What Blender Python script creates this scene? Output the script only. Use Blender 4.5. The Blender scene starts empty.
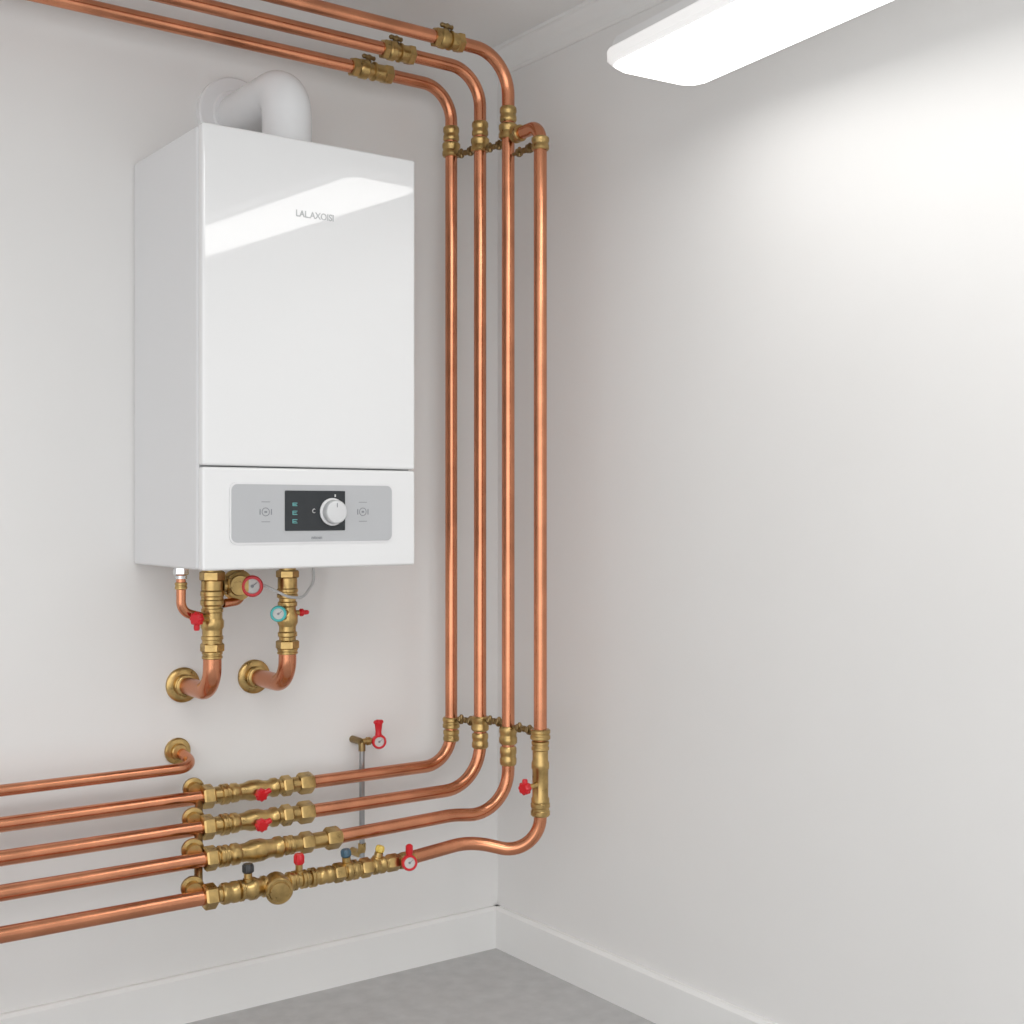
import bpy, bmesh, math, random
from mathutils import Vector, Matrix
random.seed(4)
C = bpy.context.scene.collection
PI = math.pi
# ---------------------------------------------------------------- camera frame (metres)
CAM = Vector((-2.072, -2.92, 1.2)); F = 1298.0; CX = 512.0; CY = 510.0
A = math.radians(36.0); SF, CF = math.sin(A), math.cos(A)     # forward = (SF, CF)
def W(px, y):                     # x (metres) on the wall-parallel plane y for a photo column
    t = (px-CX)/F
    return CAM.x + (SF+t*CF)*((y-CAM.y)/(CF-t*SF))
def H(px, py, y):                 # z on the plane y
    t = (px-CX)/F
    return CAM.z - (py-CY)/F*((y-CAM.y)/(CF-t*SF))
# ---------------------------------------------------------------- materials
def mat(name, col, rough=0.5, metal=0.0, var=0.0, scale=20, stretch=(1,1,1), bump=0.0, emit=None, coat=0.0, detail=4, rvar=0.0, spec=None):
    m = bpy.data.materials.new(name); m.use_nodes = True
    nt = m.node_tree; b = nt.nodes['Principled BSDF']
    b.inputs['Base Color'].default_value = (*col, 1); b.inputs['Roughness'].default_value = rough
    b.inputs['Metallic'].default_value = metal; b.inputs['Coat Weight'].default_value = coat; b.inputs['Coat Roughness'].default_value = .035
    if coat: b.inputs['Coat IOR'].default_value = 1.65
    if spec is not None: b.inputs['Specular IOR Level'].default_value = spec
    if emit:
        b.inputs['Emission Color'].default_value = (*emit[0], 1); b.inputs['Emission Strength'].default_value = emit[1]
    if var or bump or rvar:
        tc = nt.nodes.new('ShaderNodeTexCoord'); mp = nt.nodes.new('ShaderNodeMapping')
        mp.inputs['Scale'].default_value = stretch
        nt.links.new(tc.outputs['Object'], mp.inputs['Vector'])
        n = nt.nodes.new('ShaderNodeTexNoise'); n.inputs['Scale'].default_value = scale; n.inputs['Detail'].default_value = detail
        nt.links.new(mp.outputs[0], n.inputs['Vector'])
        if var:
            r = nt.nodes.new('ShaderNodeValToRGB')
            r.color_ramp.elements[0].position = .3; r.color_ramp.elements[1].position = .7
            r.color_ramp.elements[0].color = (*[max(0, c*(1-var)) for c in col], 1)
            r.color_ramp.elements[1].color = (*[min(1, c*(1+var)) for c in col], 1)
            nt.links.new(n.outputs['Fac'], r.inputs['Fac']); nt.links.new(r.outputs['Color'], b.inputs['Base Color'])
        if rvar:
            mr = nt.nodes.new('ShaderNodeMapRange'); mr.inputs['To Min'].default_value = max(0.02, rough-rvar); mr.inputs['To Max'].default_value = rough+rvar
            nt.links.new(n.outputs['Fac'], mr.inputs['Value']); nt.links.new(mr.outputs['Result'], b.inputs['Roughness'])
        if bump:
            bp = nt.nodes.new('ShaderNodeBump'); bp.inputs['Strength'].default_value = bump; bp.inputs['Distance'].default_value = .002
            nt.links.new(n.outputs['Fac'], bp.inputs['Height']); nt.links.new(bp.outputs['Normal'], b.inputs['Normal'])
    return m
M = dict(
 wall=mat('wall_paint', (.79,.785,.775), .6, var=.01, scale=3, bump=.03, detail=6),
 ceil=mat('ceiling_paint', (.87,.87,.86), .8, var=.01, scale=3),
 trim=mat('trim_paint', (.83,.83,.82), .4, var=.01, scale=4),
 floor=mat('concrete', (.50,.50,.50), .6, var=.075, scale=22, bump=.08, detail=12),
 copper=mat('copper', (.64,.270,.148), .24, 1.0, var=.18, scale=10, rvar=.05, detail=4),
 brass=mat('brass', (.49,.335,.135), .30, 1.0, var=.28, scale=40, rvar=.1, bump=.1),
 brass_d=mat('dark_brass', (.28,.195,.09), .36, 1.0, var=.25, scale=60, rvar=.1),
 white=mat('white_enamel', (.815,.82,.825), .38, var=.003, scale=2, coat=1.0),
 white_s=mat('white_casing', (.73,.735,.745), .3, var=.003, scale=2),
 seam=mat('seam_grey', (.40,.40,.41), .5, var=.01),
 panel=mat('panel_silver', (.50,.51,.525), .35, .1, var=.01, scale=5),
 rimw=mat('panel_rim', (.80,.80,.81), .25, var=.01),
 black=mat('display_black', (.022,.026,.03), .22, var=.05),
 blackp=mat('black_plastic', (.03,.03,.032), .4, var=.1),
 mark=mat('grey_print', (.24,.25,.27), .5, var=.02),
 marks=mat('pale_print', (.46,.47,.48), .35, .3, var=.02),
 cyan=mat('cyan_icons', (.14,.42,.42), .5, emit=((.25,.8,.75), .12), var=.01),
 lwhite=mat('white_icons', (.6,.6,.6), .5, emit=((1,1,1), .1), var=.01),
 knob=mat('silver_knob', (.72,.73,.74), .28, .35, var=.02),
 flue=mat('flue_plastic', (.77,.775,.785), .22, var=.01),
 red=mat('red_plastic', (.60,.010,.018), .3, var=.05),
 teal=mat('teal_plastic', (.05,.45,.44), .3, var=.05),
 blue=mat('blue_plastic', (.05,.11,.16), .35, var=.05),
 yellow=mat('yellow_plastic', (.70,.50,.10), .4, var=.05),
 chrome=mat('chrome', (.70,.71,.72), .22, 1.0, var=.05),
 steel=mat('grey_steel', (.36,.37,.38), .38, .9, var=.1),
 face=mat('gauge_face', (.58,.58,.56), .4, var=.03),
 cable=mat('grey_cable', (.50,.50,.50), .45, var=.02),
 glow=mat('lamp_diffuser', (.9,.9,.9), .4, emit=((1,.99,.97), 4.0), var=.0),
 lampr=mat('lamp_rim', (.86,.86,.86), .4, var=.01, emit=((1,.99,.97), .35)),
 lampm=mat('lamp_housing', (.78,.78,.78), .4, var=.01),
)
# ---------------------------------------------------------------- object helpers
ORG = {}
def finish(bm, ang=.6):
    bmesh.ops.recalc_face_normals(bm, faces=bm.faces)
    for f in bm.faces: f.smooth = True
    for e in bm.edges:
        if len(e.link_faces) == 2 and e.calc_face_angle(0) > ang: e.smooth = False
def obj(name, bm, m, parent=None, org=None, label=None, wn=False):
    """bm in world coordinates; linked as one mesh object whose origin is the thing's origin"""
    finish(bm)
    if parent is not None: o0 = ORG[parent.name]
    elif org is not None: o0 = Vector(org)
    else: o0 = Vector((0,0,0))
    bmesh.ops.translate(bm, verts=bm.verts, vec=-o0)
    me = bpy.data.meshes.new(name); bm.to_mesh(me); bm.free(); me.materials.append(M[m])
    o = bpy.data.objects.new(name, me); C.objects.link(o)
    if parent is not None: o.parent = parent
    else: o.location = o0
    ORG[o.name] = o0
    if label: o['label'] = label
    if wn:
        md = o.modifiers.new('wn', 'WEIGHTED_NORMAL'); md.weight = 100; md.keep_sharp = True
    return o
def tag(o, label, cat, group=None):
    o['label'] = label; o['category'] = cat
    if group: o['group'] = group
    return o
def thing(name, label, cat, loc, group=None):
    o = bpy.data.objects.new(name, None); C.objects.link(o); o.location = loc; o.empty_display_size = .05
    ORG[o.name] = Vector(loc); return tag(o, label, cat, group)
def frame(d):
    d = Vector(d).normalized(); u = d.orthogonal().normalized()
    if abs(d.z) < .9: u = Vector((0,0,1)).cross(d).normalized()
    return d, u, d.cross(u)
def lathe(bm, p, d, prof, seg=24, lobes=0, amp=.12, rot=0):
    d, u, v = frame(d); p = Vector(p); rings = []
    for s, r in prof:
        rr = []
        for k in range(seg):
            a = 2*PI*k/seg+rot; q = r*(1+(amp*math.cos(lobes*a) if lobes else 0))
            rr.append(bm.verts.new(p+d*s+u*(q*math.cos(a))+v*(q*math.sin(a))))
        rings.append(rr)
    for a, b in zip(rings, rings[1:]):
        for k in range(seg):
            bm.faces.new((a[k], a[(k+1)%seg], b[(k+1)%seg], b[k]))
    bm.faces.new(rings[0][::-1]); bm.faces.new(rings[-1])
def fillet(pts, rad, n=12):
    pts = [Vector(p) for p in pts]; out = [pts[0]]
    for i in range(1, len(pts)-1):
        a, b, c = pts[i-1], pts[i], pts[i+1]
        u = (a-b).normalized(); w = (c-b).normalized(); r = rad[i-1]
        th = u.angle(w); tl = r/math.tan(th/2)
        tl = min(tl, (a-b).length*.95, (c-b).length*.95); r = tl*math.tan(th/2)
        cen = b+(u+w).normalized()*(r/math.sin(th/2))
        s0 = b+u*tl-cen; s1 = b+w*tl-cen; ang = s0.angle(s1); ax = s0.cross(s1).normalized()
        for k in range(n+1): out.append(cen+Matrix.Rotation(ang*k/n, 3, ax) @ s0)
    out.append(pts[-1]); return out
def sweep(bm, pts, r, seg=20):
    pts = [Vector(p) for p in pts]; rings = []; n = len(pts)
    t0 = (pts[1]-pts[0]).normalized(); _, u, _ = frame(t0)
    for i, p in enumerate(pts):
        if i == 0: t = t0
        elif i == n-1: t = (pts[-1]-pts[-2]).normalized()
        else: t = ((pts[i+1]-p).normalized()+(p-pts[i-1]).normalized()).normalized()
        u = (u-t*u.dot(t)).normalized(); v = t.cross(u)
        rings.append([bm.verts.new(p+u*(r*math.cos(2*PI*k/seg))+v*(r*math.sin(2*PI*k/seg))) for k in range(seg)])
    for a, b in zip(rings, rings[1:]):
        for k in range(seg): bm.faces.new((a[k], a[(k+1)%seg], b[(k+1)%seg], b[k]))
    bm.faces.new(rings[0][::-1]); bm.faces.new(rings[-1])
def box(bm, x0, x1, y0, y1, z0, z1, bev=0, seg=3):
    g = bmesh.ops.create_cube(bm, size=1)
    for v in g['verts']:
        v.co = Vector(((x0+x1)/2+v.co.x*(x1-x0), (y0+y1)/2+v.co.y*(y1-y0), (z0+z1)/2+v.co.z*(z1-z0)))
    if bev:
        es = list({e for v in g['verts'] for e in v.link_edges})
        bmesh.ops.bevel(bm, geom=es, offset=bev, segments=seg, affect='EDGES', profile=.5)
def prism(bm, poly, off):
    a = [bm.verts.new(Vector(p)) for p in poly]; b = [bm.verts.new(Vector(p)+Vector(off)) for p in poly]; n = len(a)
    bm.faces.new(a[::-1]); bm.faces.new(b)
    for k in range(n): bm.faces.new((a[k], a[(k+1)%n], b[(k+1)%n], b[k]))
def rrect(x0, x1, z0, z1, y, r, n=6):
    out = []
    for cx, cz, a0 in ((x1-r, z1-r, 0), (x0+r, z1-r, 90), (x0+r, z0+r, 180), (x1-r, z0+r, 270)):
        for k in range(n+1):
            a = math.radians(a0+90*k/n); out.append((cx+r*math.cos(a), y, cz+r*math.sin(a)))
    return out
def B(): return bmesh.new()
def text(s, size, x, z, y, m, parent, name, sx=1.0):
    cu = bpy.data.curves.new('t', 'FONT'); cu.body = s; cu.size = size; cu.extrude = .0004; cu.align_x = 'CENTER'; cu.align_y = 'CENTER'
    cu.offset = size*.012
    t = bpy.data.objects.new('t', cu); C.objects.link(t); bpy.context.view_layer.update()
    me = bpy.data.meshes.new_from_object(t.evaluated_get(bpy.context.evaluated_depsgraph_get()))
    bpy.data.objects.remove(t)
    me.transform(Matrix.Translation(Vector((x,y,z))-ORG[parent.name]) @ Matrix.Rotation(PI/2, 4, 'X') @ Matrix.Diagonal((sx,1,1,1)))
    me.name = name; me.materials.clear(); me.materials.append(M[m])
    o = bpy.data.objects.new(name, me); C.objects.link(o); o.parent = parent; ORG[o.name] = ORG[parent.name]; return o
def struct(name, bm, m):
    o = obj(name, bm, m); o['kind'] = 'structure'; return o
# ---------------------------------------------------------------- the room
ZC = 2.463
b = B(); box(b, -3.3, .12, 0, .12, 0, ZC); struct('wall_back', b, 'wall')
b = B(); box(b, 0, .12, -4.8, 0, 0, ZC); struct('wall_right', b, 'wall')
b = B(); box(b, -3.3, .12, -4.8, .12, -.1, 0); struct('floor', b, 'floor')
b = B(); box(b, -3.3, .12, -4.8, .12, ZC, ZC+.1); struct('ceiling', b, 'ceil')
hb = .112
b = B(); prism(b, [(-3.3,0,0), (-3.3,-.018,0), (-3.3,-.018,hb-.008), (-3.3,-.012,hb), (-3.3,0,hb)], (3.3,0,0)); struct('baseboard_back', b, 'trim')
b = B(); prism(b, [(0,-.0,0), (-.018,0,0), (-.018,0,hb-.008), (-.012,0,hb), (0,0,hb)], (0,-4.8,0)); struct('baseboard_right', b, 'trim')
b = B(); prism(b, [(0,0,ZC), (-.030,0,ZC), (-.030,0,ZC-.008), (-.024,0,ZC-.011), (-.012,0,ZC-.040), (-.010,0,ZC-.043), (-.010,0,ZC-.068), (-.005,0,ZC-.074), (0,0,ZC-.075)], (0,-4.8,0)); struct('trim_1', b, 'trim')

# ---------------------------------------------------------------- boiler
X0, X1, YF, Z0, Z1, ZD = -1.0235, -.513, -.400, 1.075, 1.996, 1.290
bo = thing('wall_boiler', 'tall glossy white wall-hung gas boiler with silver control panel', 'boiler', ((X0+X1)/2, 0, Z0))
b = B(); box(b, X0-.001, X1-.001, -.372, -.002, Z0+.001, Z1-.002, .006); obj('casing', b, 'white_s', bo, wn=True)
b = B(); box(b, X0+.004, X1-.004, -.376, -.370, Z0+.005, Z1-.005); obj('seal', b, 'seam', bo)
b = B(); box(b, X0, X1, YF, -.3745, ZD+.0018, Z1, .006, 4); fp = obj('front_cover', b, 'white', bo, wn=True)
b = B(); box(b, X0, X1, YF, -.3745, Z0, ZD-.0008, .006, 4); lp = obj('lower_panel', b, 'white', bo, wn=True)
text('LAL.AXOISI', .020, W(315,YF), H(315,216,YF), YF-.0003, 'marks', fp, 'brand_lettering', .92)
px0, px1 = W(231,YF), W(391,YF); pz0, pz1 = 1.132, 1.254
b = B(); prism(b, rrect(px0-.004, px1+.004, pz0-.004, pz1+.004, YF+.004, .016), (0,-.0065,0)); rim = obj('panel_rim', b, 'rimw', bo)
b = B(); prism(b, rrect(px0, px1, pz0, pz1, YF+.003, .013), (0,-.0067,0)); cp = obj('control_panel', b, 'panel', bo)
yc = YF-.0037
dx0, dx1 = W(284,YF), W(344,YF); dz0, dz1 = 1.1555, 1.2415
b = B(); prism(b, rrect(dx0, dx1, dz0, dz1, yc+.002, .002), (0,-.0035,0)); ds = obj('display', b, 'black', cp)
yd = yc-.0016
# icons on the display: small bracket-like marks
ix = W(294,YF)
for k, zc in enumerate((1.212, 1.194, 1.176)):
    b = B(); h = .0042 if k else .0034
    prism(b, [(ix-.006,yd+.001,zc-h), (ix+.005,yd+.001,zc-h), (ix+.005,yd+.001,zc-h+.0012), (ix-.0048,yd+.001,zc-h+.0012), (ix-.0048,yd+.001,zc-.0006),
              (ix+.003,yd+.001,zc-.0006), (ix+.003,yd+.001,zc+.0006), (ix-.0048,yd+.001,zc+.0006), (ix-.0048,yd+.001,zc+h-.0012), (ix+.005,yd+.001,zc+h-.0012), (ix+.005,yd+.001,zc+h), (ix-.006,yd+.001,zc+h)], (0,-.0016,0))
    obj('screen_icon', b, 'cyan', cp)
b = B(); ix = W(313,YF)
sweep(b, [(ix+.0035*math.cos(a), yd+.0002, 1.198+.0042*math.sin(a)) for a in [math.radians(50+260*k/12) for k in range(13)]], .0007, 6)
obj('screen_glyph', b, 'lwhite', cp)
b = B(); ix = W(334,YF); box(b, ix-.0015, ix+.0015, yd-.0006, yd+.001, 1.2285, 1.234)
obj('screen_tick', b, 'lwhite', cp)
# dial
kx, kz = W(331,YF), 1.196
b = B(); lathe(b, (kx,yd+.001,kz), (0,-1,0), [(0,.030),(.004,.030),(.006,.028)], 40); dl = obj('dial', b, 'rimw', cp)
b = B(); lathe(b, (kx,yd-.005,kz), (0,-1,0), [(0,.0265),(.015,.0255),(.018,.0235),(.0185,.021)], 40); obj('dial_cap', b, 'knob', cp)
b = B(); box(b, kx-.0008, kx+.0008, yd-.0242, yd-.022, kz+.010, kz+.019); obj('pointer', b, 'mark', cp)
def symbol(px, flip):
    b = B(); cx = W(px, YF)
    sweep(b, [(cx+.0085*math.cos(a), yc, 1.196+.0085*math.sin(a)) for a in [2*PI*k/16 for k in range(17)]], .0008, 6)
    box(b, cx-.003, cx+.003, yc-.0006, yc+.001, 1.194, 1.198); box(b, cx-.010, cx+.010, yc-.0006, yc+.001, 1.2165, 1.2178)
    box(b, cx-.010, cx+.010, yc-.0006, yc+.001, 1.1745, 1.1758)
    for q in (-1, 1): box(b, cx+q*.013-.001, cx+q*.013+.001, yc-.0006, yc+.001, 1.190, 1.202)
    obj('symbol', b, 'mark', cp)
symbol(265, 0); symbol(362, 1)
text('nitosn', .0105, W(316,YF), 1.1405, yc-.0002, 'mark', cp, 'caption')

# flue
FX, FY, FZ, FR = -.775, -.28, 2.139, .055
fl = thing('flue_pipe', 'fat white flue elbow rising from boiler top and turning into the wall', 'flue pipe', (FX, FY, Z1))
b = B(); sweep(b, fillet([(FX,FY,Z1), (FX,FY,FZ), (FX,-.005,FZ)], [.062], 20), FR, 40); obj('elbow', b, 'flue', fl)
b = B(); lathe(b, (FX,FY,Z1), (0,0,1), [(0,.059),(.012,.059),(.014,.056)], 40); obj('collar', b, 'flue', fl)
b = B(); lathe(b, (FX-.006,0,FZ+.004), (0,-1,0), [(0,.092),(.016,.092),(.020,.088),(.021,.060),(.024,.056)], 48); obj('wall_flange', b, 'flue', fl)

# ---------------------------------------------------------------- fitting helpers
def nut(parent, p, d, L, r, name='nut', m='brass', hexa=True):
    b = B()
    if hexa: lathe(b, p, d, [(0,r*.9),(L*.14,r*1.03),(L*.86,r*1.03),(L,r*.9)], 6, rot=.26)
    else: lathe(b, p, d, [(0,r*.88),(L*.1,r),(L*.35,r),(L*.42,r*.93),(L*.58,r*.93),(L*.65,r),(L*.9,r),(L,r*.88)], 28)
    return obj(name, b, m, parent)
def prof(L, pts): return [(s*L, r) for s, r in pts]
def body(parent, p, d, L, r, name='valve_body', m='brass'):
    b = B(); lathe(b, p, d, prof(L, [(0,r*.78),(.06,r*.78),(.1,r),(.18,r),(.22,r*.84),(.32,r*.86),(.42,r*1.06),(.58,r*1.06),(.68,r*.86),(.78,r*.84),(.82,r),(.9,r),(.94,r*.78),(1,r*.78)]), 28)
    return obj(name, b, m, parent)
def rosette(parent, x, z, r, t=.014, y=0):
    b = B(); lathe(b, (x,y,z), (0,-1,0), [(0,r),(t*.3,r),(t*.45,r*.9),(t*.5,r*.62),(t*.9,r*.6),(t,r*.52)], 32)
    return obj('wall_flange', b, 'brass', parent)
def knob(parent, p, d, stem, r, h, m, name='handle', wing=None, sr=.006):
    d = Vector(d).normalized(); p = Vector(p)
    b = B(); lathe(b, p, d, [(0,sr*1.3),(stem*.4,sr*1.3),(stem*.45,sr),(stem,sr)], 14); obj('stem', b, 'brass', parent)
    b = B(); lathe(b, p+d*stem, d, [(0,r*.7),(h*.2,r),(h*.75,r),(h,r*.72)], 40, lobes=8, amp=.08)
    if wing:
        w = Vector(wing); q = p+d*(stem+h*.5)
        n = w.length; wn = w.normalized()
        lathe(b, q, wn, [(0,r*.5),(n*.3,r*.42),(n*.8,r*.46),(n*.97,r*.38),(n,r*.2)], 14)
    return obj(name, b, m, parent)
def wheel(parent, p, d, r, m='red', facem='face'):
    """round gauge-like wheel: coloured rim, pale face, hub"""
    d = Vector(d).normalized(); p = Vector(p)
    b = B(); lathe(b, p, d, [(0,r*.7),(r*.15,r),(r*.6,r),(r*.75,r*.9),(r*.75,r*.70),(r*.5,r*.68)], 32); w = obj('rim', b, m, parent)
    b = B(); lathe(b, p+d*(r*.5), d, [(0,r*.68),(r*.06,r*.68)], 28); obj('face', b, facem, parent)
    b = B(); lathe(b, p+d*(r*.54), d, [(0,r*.16),(r*.14,r*.14)], 12)
    _, u, v = frame(d); n = (u+v*.8).normalized()
    lathe(b, p+d*(r*.62), n, [(0,r*.05),(r*.55,r*.03)], 8)
    obj('needle', b, 'mark', parent)
    return w

# ---------------------------------------------------------------- long copper pipes
R = .0158
RP = [(-.213,-.092), (-.192,-.194), (-.175,-.293), (-.177,-.428)]
TZ = [2.296, 2.317, 2.335]
BZ = [.541, .497, .453, .385]
BY = [-.092, -.194, -.278, -.33]
END = [312, 312, 338, 398]
BZ[2] = .4505
look = ['copper riser nearest the boiler, bending at top and bottom along the wall',
        'second copper riser from the boiler, bending at top and bottom along the wall',
        'third copper riser from the boiler, topmost of the runs under the ceiling']
for i in range(3):
    x, y = RP[i]
    t = thing('copper_pipe', look[i], 'pipe', (x, y, BZ[i]), 'copper risers in the corner')
    P_ = [(-3.25,y,TZ[i]), (x,y,TZ[i]), (x,y,BZ[i]), (W(END[i],y)-.002,y,BZ[i])]; R_ = [(.085,.09,.10)[i], (.08,.105,.11)[i]]
    if i == 2:
        P_ = P_[:2]+[(x,y,.440), (-.33,BY[2],.457), (W(END[2],BY[2])-.002,BY[2],BZ[2])]; R_ = [.10,.10,.25]
    b = B(); sweep(b, fillet(P_, R_, 14), R); obj('tube', b, 'copper', t)
    a0, a1 = ((127,157), (122,152), (107,139))[i]; c = (451,480,508)[i]
    zt, zb = H(c,a0,y), H(c,a1,y); L = zt-zb
    nut(t, (x,y,zt), (0,0,-1), L*.48, .021, 'coupling', hexa=False)
    nut(t, (x,y,zt-L*.54), (0,0,-1), L*.46, .0235, 'coupling', hexa=False)
    a0, a1 = ((717,741), (716,748), (726,765))[i]
    zt, zb = H(c,a0,y), H(c,a1,y); L = zt-zb
    nut(t, (x,y,zt), (0,0,-1), L*.46, .0225, 'coupling', hexa=False)
    nut(t, (x,y,zt-L*.52), (0,0,-1), L*.48, .021, 'coupling', hexa=False)
x, y = RP[3]
t = thing('copper_pipe', 'fourth copper riser, standing nearest the right wall, its top elbow teeing into the third riser', 'pipe', (x, y, BZ[3]), 'copper risers in the corner')
ps = fillet([(W(END[3],BY[3])-.002,BY[3],BZ[3]), (-.315,BY[3],.402), (x,y,.364), (x,y,H(540,815,y)-.0)], [.14,.085], 14)
b = B(); sweep(b, ps+[Vector((x,y,.66))]+fillet([(x,y,.7), (x,y,2.128), (x+.002,-.325,2.128)], [.038], 12), R); obj('tube', b, 'copper', t)
nut(t, (x,y,H(540,137,y)), (0,0,-1), .032, .0215, 'coupling', hexa=False)
nut(t, (x,-.352,2.128), (0,1,0), .030, .0205, 'coupling', hexa=False)
# riser valve at the foot of the fourth riser
zt = H(540,729,y); zb = H(540,816,y)
v = thing('brass_valve', 'upright brass valve with red handle low on the riser nearest the right wall', 'valve', (x, y, zb))
nut(v, (x,y,zt), (0,0,-1), .026, .0245, hexa=False); nut(v, (x,y,zt-.028), (0,0,-1), .024, .0215, hexa=False)
b = B(); Lv = zt-.05-(zb+.034)
lathe(b, (x,y,zt-.05), (0,0,-1), prof(Lv, [(0,.019),(.2,.019),(.25,.0215),(.35,.0215),(.38,.0195),(.9,.0195),(.93,.022),(1,.022)]), 28); obj('valve_body', b, 'brass', v)
nut(v, (x,y,zb+.034), (0,0,-1), .034, .0235, hexa=False)
knob(v, (x,y,H(540,784,y)), (-.85,-.25,0), .052, .015, .02, 'red', wing=(0,0,.022))

# pipe links between risers
def link(i, z, label, dz=0):
    p = Vector((*RP[i], z)); q = Vector((*RP[i+1], z+dz)); d = (q-p).normalized(); L = (q-p).length
    t = thing('pipe_link', label, 'pipe bracket', p+d*(L/2), 'threaded links between the risers')
    b = B(); lathe(b, p+d*.022, d, [(0,.0045),(L-.044,.0045)], 12); obj('rod', b, 'brass_d', t)
    for f, r in ((.30,.0105), (.45,.0075), (.62,.0115), (.78,.009)):
        nut(t, p+d*(L*f), d, L*.09, r, 'nut', 'brass_d')
    for f in (.36, .68):
        b = B(); lathe(b, p+d*(L*f)+Vector((0,0,-.011)), (0,0,1), [(0,.0045),(.003,.0055),(.020,.0055),(.024,.003)], 10); obj('bolt', b, 'brass_d', t)
link(0, H(465,153,-.14), 'small bolted brass link between first and second risers, just below the ceiling bends')
link(1, H(493,147,-.24), 'small bolted brass link between second and third risers, just below the ceiling bends')
link(2, 2.082, 'small bolted brass link between third and fourth risers, under the top elbow')
link(0, H(465,720,-.14), 'small bolted brass link between first and second risers, near the bottom bends')
link(1, H(493,721,-.24), 'small bolted brass link between second and third risers, near the bottom bends')
link(2, H(522,729,-.36), 'small bolted brass link between third and fourth risers, beside the upright red valve')

# valves on the top runs: two chunky fittings either side of a slim neck
def topvalve(i, pa, pb, label):
    y, z = RP[i][1], TZ[i]; xa, xb = W(pa,y), W(pb,y); L = xb-xa
    t = thing('brass_valve', label, 'valve', ((xa+xb)/2, y, z), 'small valves on the pipes under the ceiling')
    nut(t, (xa,y,z), (1,0,0), L*.18, .0235)
    b = B(); lathe(b, (xa+L*.18,y,z), (1,0,0), prof(L*.64, [(0,.0205),(.06,.0235),(.30,.0240),(.36,.019),(.52,.0185),(.56,.0235),(.62,.0235),(.66,.020),(.9,.021),(1,.020)]), 24); obj('valve_body', b, 'brass', t)
    nut(t, (xb-L*.22,y,z), (1,0,0), L*.22, .0240)
    xm = xa+L*.42
    b = B(); lathe(b, (xm,y,z+.015), (0,0,1), [(0,.009),(.008,.009),(.010,.006),(.016,.006)], 14); obj('stem', b, 'brass_d', t)
    b = B(); lathe(b, (xm-.018,y-.004,z+.032), (1,.12,0), [(0,.003),(.004,.006),(.014,.005),(.020,.0075),(.029,.005),(.036,.006),(.039,.003)], 12); obj('handle', b, 'brass_d', t)
topvalve(0, 351, 391, 'brass valve on the lowest of the pipes under the ceiling, farthest left')
topvalve(1, 382, 413, 'brass valve on the middle of the three pipes under the ceiling')
topvalve(2, 434, 462, 'brass valve on the uppermost pipe under the ceiling, nearest the corner')

# left-hand horizontal runs
lefts = ['copper pipe leading left from the top brass manifold valve', 'copper pipe leading left from the second brass manifold valve',
         'copper pipe leading left from the third brass manifold valve', 'lowest copper pipe, leading left from the long brass valve assembly']
for i in range(4):
    y, z = BY[i], BZ[i]; xr = W(206, y)
    b = B(); sweep(b, [(-3.25,y,z), (xr,y,z)], R+.0004)
    tag(obj('copper_pipe', b, 'copper', org=(xr,y,z)), lefts[i], 'pipe', 'horizontal copper pipes on the left')
t = thing('copper_pipe', 'thinner copper pipe above the manifold, turning into a round brass wall flange', 'pipe', (-.915,-.09,.612))
b = B(); sweep(b, fillet([(-3.25,-.09,.612), (-.905,-.09,.612), (-.918,-.002,.636)], [.045], 14), .0125); obj('tube', b, 'copper', t)
rosette(t, -.920, .636, .031, .02)

# ---------------------------------------------------------------- manifold
def inline(i, spec, label, group='brass valve assemblies on the lower pipes'):
    y, z = BY[i], BZ[i]
    t = thing('brass_valve', label, 'valve', (W(255,y), y, z), group)
    for s in spec:
        k, a, c, r = s; xa, xb = W(a,y), W(c,y); L = xb-xa
        if k == 'n': nut(t, (xa,y,z), (1,0,0), L, r)
        if k == 'r': nut(t, (xa,y,z), (1,0,0), L, r, 'collar', hexa=False)
        if k == 'b': body(t, (xa,y,z), (1,0,0), L, r)
        if k == 'c':
            b = B(); lathe(b, (xa,y,z), (1,0,0), [(0,r),(L,r)], 24); obj('sleeve', b, 'brass', t)
    return t
spec = [('n',201,213,.0270), ('c',213,222,.020), ('r',220,228,.0240), ('b',226,281,.0225), ('c',275,302,.018), ('n',281,291,.0240), ('n',298,312,.0255)]
v1 = inline(0, spec, 'top brass valve of the stacked manifold, red handle, level with the highest thick pipe')
v2 = inline(1, spec, 'second brass valve down in the stacked manifold, with a red handle')
spec3 = [('n',204,216,.0260), ('c',216,340,.018), ('r',218,228,.0235), ('b',226,286,.0235), ('r',284,293,.0215), ('n',300,312,.0235), ('n',325,339,.0250)]
v3 = inline(2, spec3, 'third brass valve down in the stacked manifold, without any handle')
spec4 = [('n',203,216,.0265), ('c',216,396,.0165), ('r',221,238,.0230), ('b',236,268,.0230), ('r',287,296,.0215), ('r',300,306,.0205), ('r',309,315,.0215), ('r',318,332,.0195), ('n',333,343,.0215), ('r',345,357,.0225), ('n',360,370,.0220), ('r',372,384,.0200), ('n',386,398,.0195)]
v4 = inline(3, spec4, 'long lowest brass valve assembly with round capped filter and coloured knobs')
for v, i in ((v1,0), (v2,1)):
    y, z = BY[i], BZ[i]; x = W(256,y)
    knob(v, (x,y,z), (-.1,-1,-.12), .030, .0145, .018, 'red', wing=(.018,-.012,.012), sr=.009)
y, z = BY[3], BZ[3]
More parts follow.
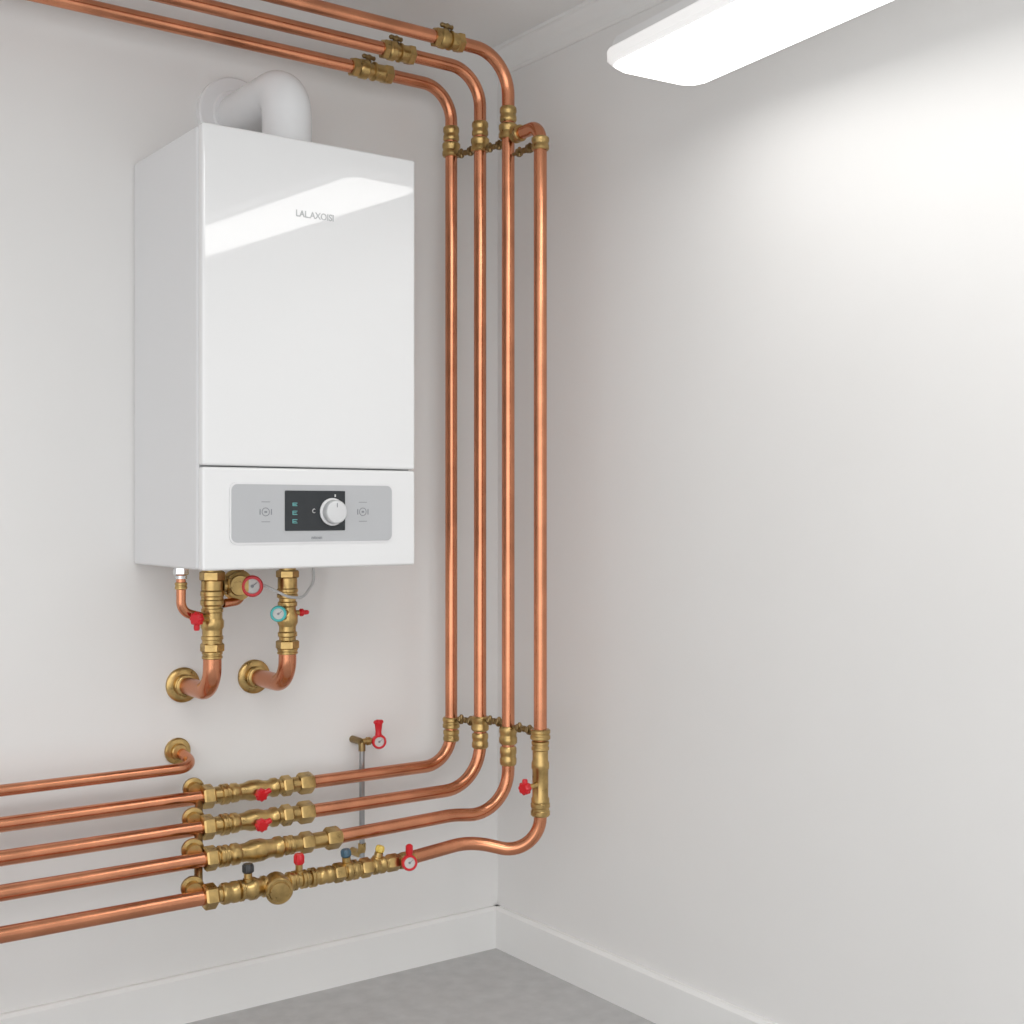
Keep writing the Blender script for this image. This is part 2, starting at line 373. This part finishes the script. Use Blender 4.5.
# round filter cap
x = W(277,y)
b = B(); lathe(b, (x,y+.01,z), (-.25,-1,-.12), [(0,.026),(.03,.026),(.034,.030),(.048,.030),(.052,.027),(.052,.023),(.056,.021),(.058,.010)], 36); obj('filter_cap', b, 'brass', v4)
knob(v4, (W(248,y),y,z+.015), (0,0,1), .020, .0125, .020, 'blackp', 'drain_knob', sr=.009)
knob(v4, (W(299,y),y,z+.012), (0,0,1), .022, .0115, .024, 'red', 'handle', sr=.008)
knob(v4, (W(347,y),y,z+.012), (-.1,0,1), .020, .0115, .018, 'blue', 'blue_knob', sr=.010)
knob(v4, (W(377,y),y,z+.012), (.25,-.1,1), .018, .0100, .016, 'yellow', 'yellow_knob', sr=.010)
# slim stepped manifold bar with small flanges behind the four valves
pts = [Vector((W(205,BY[i])-.004, BY[i]+.026, BZ[i]+.006)) for i in range(4)]
hd = thing('manifold_header', 'slim stepped brass bar with round flanges behind the left ends of the stacked valves', 'pipe header', pts[0])
b = B(); sweep(b, pts, .009, 16); obj('bar', b, 'brass_d', hd)
for i in range(4):
    p = pts[i]+Vector((-.012,.008,.012))
    b = B(); lathe(b, p, (-.15,-1,-.1), [(0,.022),(.004,.0245),(.011,.0245),(.013,.017),(.028,.016)], 28); obj('flange', b, 'brass', hd)

# red wheel valve on the lowest run
xw = W(406, BY[3]); gw = thing('wheel_valve', 'round red rimmed wheel valve at right end of the lowest brass assembly', 'valve', (xw, y, z))
b = B(); lathe(b, (xw-.02,y,z), (1,0,0), [(0,.0175),(.01,.0195),(.03,.0195),(.04,.0175)], 24); obj('valve_body', b, 'brass', gw)
b = B(); lathe(b, (xw,y,z), (-.35,-1,.1), [(0,.008),(.035,.008)], 14); obj('stem', b, 'brass', gw)
wheel(gw, Vector((xw,y,z))+Vector((-.35,-1,.1)).normalized()*.03, (-.35,-1,.1), .0185)
b = B(); lathe(b, Vector((xw-.012,y-.034,z+.018)), (0,0,1), [(0,.006),(.008,.0085),(.024,.0085),(.028,.004)], 14); obj('handle', b, 'red', gw)

# drain tap with thin grey pipe
yt = -.05; xt = W(362, yt); zt = H(362,743,yt)
dt = thing('drain_tap', 'small wall tap with upright red lever above a thin grey steel pipe', 'tap', (xt, yt, .33))
b = B(); sweep(b, [(xt,yt,zt-.01), (xt,yt,.325)], .0068, 14); obj('steel_pipe', b, 'steel', dt)
b = B(); sweep(b, fillet([(xt,0,zt+.003), (xt,yt,zt+.003), (xt,yt,zt-.02)], [.012], 8), .009, 16); obj('elbow', b, 'brass_d', dt)
b = B(); lathe(b, (xt,yt,zt+.003), (1,0,0), [(0,.008),(.012,.008),(.014,.0105),(.022,.0105),(.024,.007),(.044,.007)], 18); obj('tap_body', b, 'brass', dt)
b = B(); sweep(b, fillet([(xt,yt,.36), (xt,yt,.33), (xt,0,.33)], [.02], 8), .010, 16); obj('elbow', b, 'brass', dt)
wheel(dt, (xt+.044,yt-.006,zt+.001), (-.3,-1,0), .0185)
b = B(); xx = xt+.042
lathe(b, (xx,yt-.01,zt+.012), (0,0,1), [(0,.006),(.006,.009),(.012,.0075),(.030,.0095),(.036,.0105),(.044,.006)], 14)
lathe(b, (xx-.013,yt-.01,zt+.050), (1,0,0), [(0,.003),(.003,.0055),(.023,.0055),(.026,.003)], 12)
obj('handle', b, 'red', dt)

# ---------------------------------------------------------------- pipes under the boiler
S = [(-.907,-.175,.790), (-.727,-.185,.796)]
lab = ['left copper elbow under the boiler entering a round brass wall flange', 'right copper elbow under the boiler entering a round brass wall flange']
for (x,y,z), l in zip(S, lab):
    t = thing('copper_elbow_pipe', l, 'pipe', (x,y,z), 'copper elbows under the boiler')
    b = B(); sweep(b, fillet([(x,y,.89), (x,y,z), (x,-.002,z)], [.058], 14), .0205, 28); obj('tube', b, 'copper', t)
    rosette(t, x, z, .041, .022)
    nut(t, (x,-.034,z), (0,1,0), .018, .026, 'collar', hexa=False)
def vz(k, py): x, y, _ = S[k]; return H((212,288)[k], py, y)
x, y, _ = S[0]
v = thing('boiler_valve', 'thick upright brass valve under the left half of the boiler', 'valve', (x,y,vz(0,657)))
def vseg(k, t, kind, a, c, r):
    x, y, _ = S[k]; za = vz(k,a); zc = vz(k,c); L = za-zc
    if kind == 'n': nut(t, (x,y,za), (0,0,-1), L, r)
    elif kind == 'r': nut(t, (x,y,za), (0,0,-1), L, r, 'collar', hexa=False)
    elif kind == 'b': body(t, (x,y,za), (0,0,-1), L, r)
    else:
        b = B(); lathe(b, (x,y,za), (0,0,-1), [(0,r),(L,r)], 28); obj('sleeve', b, 'brass', t)
for s in (('c',568,645,.0225), ('n',571,581,.0275), ('c',581,590,.0245), ('r',590,606,.0265), ('b',605,643,.0245), ('n',643,652,.0260), ('r',651,659,.023)): vseg(0, v, *s)
knob(v, (x,y,vz(0,617)), (-.9,-.55,0), .048, .015, .018, 'red', wing=(0,0,-.026), sr=.008)
x, y, _ = S[1]
v = thing('boiler_valve', 'upright brass valve with teal knob under the right half of the boiler', 'valve', (x,y,vz(1,653)))
for s in (('c',566,640,.0195), ('n',570,578,.0255), ('c',578,588,.0225), ('r',588,598,.0245), ('b',598,640,.0225), ('n',640,649,.0260), ('r',648,654,.024)): vseg(1, v, *s)
b = B(); lathe(b, (x,y,vz(1,612)), Vector((-.75,-.75,0)), [(0,.009),(.03,.009),(.032,.007),(.045,.007)], 14); obj('stem', b, 'brass', v)
p = Vector((x,y,vz(1,612)))+Vector((-.85,-.65,0)).normalized()*.045
w = wheel(v, p, (-.5,-.9,0), .0185, 'teal')
b = B(); lathe(b, (x,y,vz(1,613)), (1,-.1,0), [(0,.006),(.03,.006)], 12); obj('stem', b, 'brass', v)
b = B(); lathe(b, (x+.028,y-.003,vz(1,613)), (1,-.1,0), [(0,.006),(.003,.009),(.009,.009),(.012,.006),(.022,.005),(.024,.003)], 16); obj('handle', b, 'red', v)
# pressure gauge
x0, y0 = S[0][0], S[0][1]; zg = vz(0,586)
xg = W(250,-.20)
g = thing('pressure_gauge', 'round red-rimmed pressure gauge on a brass fitting between the two boiler valves', 'gauge', (xg,-.19,zg))
b = B(); lathe(b, (x0+.024,y0,zg), (1,0,0), [(0,.014),(xg-x0-.024,.014)], 18); obj('sleeve', b, 'brass', g)
nut(g, (x0+.032,y0,zg), (1,0,0), .014, .021, 'nut')
dg_ = Vector((-.2,-1,0)).normalized()
b = B(); lathe(b, Vector((xg-.014,y0+.02,zg)), dg_, [(0,.026),(.006,.036),(.018,.036),(.020,.030),(.034,.030),(.036,.024),(.045,.022)], 32); obj('housing', b, 'brass', g)
wheel(g, Vector((xg+.008,y0-.018,zg-.002)), (-.4,-1,0), .0245, 'red')
# thin filling tube
xa = W(181,-.18); za = H(181,571,-.18)
f = thing('filling_tube', 'thin bent copper filling tube with chrome nut at boiler bottom left corner', 'pipe', (xa,-.18,za))
b = B(); sweep(b, fillet([(xa,-.18,Z0), (xa,-.18,H(181,612,-.18)), (S[0][0]-.028,-.176,H(200,617,-.18))], [.03], 10), .0105, 16); obj('tube', b, 'copper', f)
nut(f, (xa,-.18,Z0), (0,0,-1), .018, .0165, 'nut', 'chrome'); nut(f, (xa,-.18,Z0-.019), (0,0,-1), .008, .0135, 'nut', 'chrome', False)
nut(f, (xa,-.18,Z0-.034), (0,0,-1), .016, .0135, 'collar', 'brass', False)
# short copper bypass under the gauge
b = B(); zb_ = vz(0,604)
sweep(b, fillet([(x0+.025,y0,zb_), (xg-.005,y0+.012,zb_+.004), (xg+.01,y0+.055,Z0+.0)], [.025], 10), .010, 16)
tag(obj('bypass_tube', b, 'copper', org=(x0,y0,zb_)), 'short curved copper tube just beneath the red-rimmed pressure gauge', 'pipe')
# grey cable
pw = [(W(313,-.22),-.22,Z0+.001), (W(314,-.22),-.22,H(314,582,-.22)), (W(303,-.23),-.23,H(303,598,-.23)), (W(288,-.24),-.24,H(288,597,-.24)), (W(270,-.235),-.235,H(270,588,-.235)), (W(263,-.21),-.215,H(263,585,-.21))]
b = B(); sweep(b, fillet(pw, [.03,.03,.05,.03], 8), .0032, 10)
tag(obj('sensor_cable', b, 'cable', org=pw[0]), 'thin pale cable looping from boiler underside past the right valve to the gauge', 'cable')

# ---------------------------------------------------------------- hanging lamp
def octa(x0, x1, y0, y1, ch, rings):
    b = B()
    def ring(z, s):
        a, c, d, e = x0+s, x1-s, y0+s, y1-s
        return [b.verts.new(p) for p in ((a+ch,d,z),(c-ch,d,z),(c-ch*.3,d+ch*.3,z),(c,d+ch,z),(c,e-ch,z),(c-ch*.3,e-ch*.3,z),(c-ch,e,z),(a+ch,e,z),(a+ch*.3,e-ch*.3,z),(a,e-ch,z),(a,d+ch,z),(a+ch*.3,d+ch*.3,z))]
    rs = [ring(*r) for r in rings]; n = 12
    b.faces.new(rs[0]); b.faces.new(rs[-1][::-1])
    for p, q in zip(rs, rs[1:]):
        for k in range(n): b.faces.new((p[k], p[(k+1)%n], q[(k+1)%n], q[k]))
    return b
LX, LY, LD = -.273, -.925, -.014
lt = thing('ceiling_lamp', 'long white suspended batten lamp glowing beside the right wall', 'lamp', (LX, LY, 2.10))
rotm = Matrix.Translation((LX,LY,LD)) @ Matrix.Rotation(math.radians(-5), 4, 'Z') @ Matrix.Translation((-LX,-LY,0))
def lampart(name, m, sh, rings):
    b = octa(LX-.125+sh, LX+.120-sh, LY-1.3+sh, LY-sh, .035, rings); bmesh.ops.transform(b, matrix=rotm, verts=b.verts); obj(name, b, m, lt)
lampart('diffuser', 'glow', .010, [(2.112, 0), (2.100, .001), (2.096, .006)])
lampart('rim', 'lampr', 0, [(2.132, 0), (2.112, .001), (2.103, .008)])
lampart('housing', 'lampm', .004, [(2.154, .006), (2.1325, 0)])
for yy in (LY-.85, LY-1.15):
    b = B(); q = rotm @ Vector((LX,yy,2.15)); lathe(b, q, (0,0,1), [(0,.006),(ZC-q.z,.006)], 12); obj('suspension_rod', b, 'lampm', lt)

# ---------------------------------------------------------------- light and camera
def area(name, loc, size, power, rot=(0,0,0)):
    l = bpy.data.lights.new(name, 'AREA'); l.shape = 'RECTANGLE'; l.size, l.size_y = size; l.energy = power; l.color = (1,.99,.975)
    o = bpy.data.objects.new(name, l); C.objects.link(o); o.location = loc; o.rotation_euler = rot
area('fill_light', (-1.6,-2.9,2.44), (1.4,1.4), 30)  # added fill light above the camera to lift the walls, no fixture modelled
w = bpy.data.worlds.new('w'); bpy.context.scene.world = w; w.use_nodes = True
nt = w.node_tree; bg = nt.nodes['Background']; bg.inputs['Color'].default_value = (.99,.995,1,1)
tc = nt.nodes.new('ShaderNodeTexCoord'); dp = nt.nodes.new('ShaderNodeVectorMath'); dp.operation = 'DOT_PRODUCT'
dp.inputs[1].default_value = Vector((-.62,-.78,.05)).normalized()  # bright lobe added to the world behind the camera: pipe highlights and front fill
mr = nt.nodes.new('ShaderNodeMapRange'); mr.interpolation_type = 'SMOOTHSTEP'
mr.inputs['From Min'].default_value = .80; mr.inputs['From Max'].default_value = .97
mr.inputs['To Min'].default_value = .77; mr.inputs['To Max'].default_value = 2.0
nt.links.new(tc.outputs['Generated'], dp.inputs[0]); nt.links.new(dp.outputs['Value'], mr.inputs['Value']); nt.links.new(mr.outputs['Result'], bg.inputs['Strength'])
cam = bpy.data.cameras.new('camera'); co = bpy.data.objects.new('camera', cam); C.objects.link(co)
co.location = CAM; co.rotation_euler = (PI/2, 0, -A); cam.sensor_width = 36; cam.lens = F/1024*36; cam.shift_y = -2/1024
cam.clip_start = .05
bpy.context.scene.camera = co
bpy.context.scene.view_settings.view_transform = 'Standard'
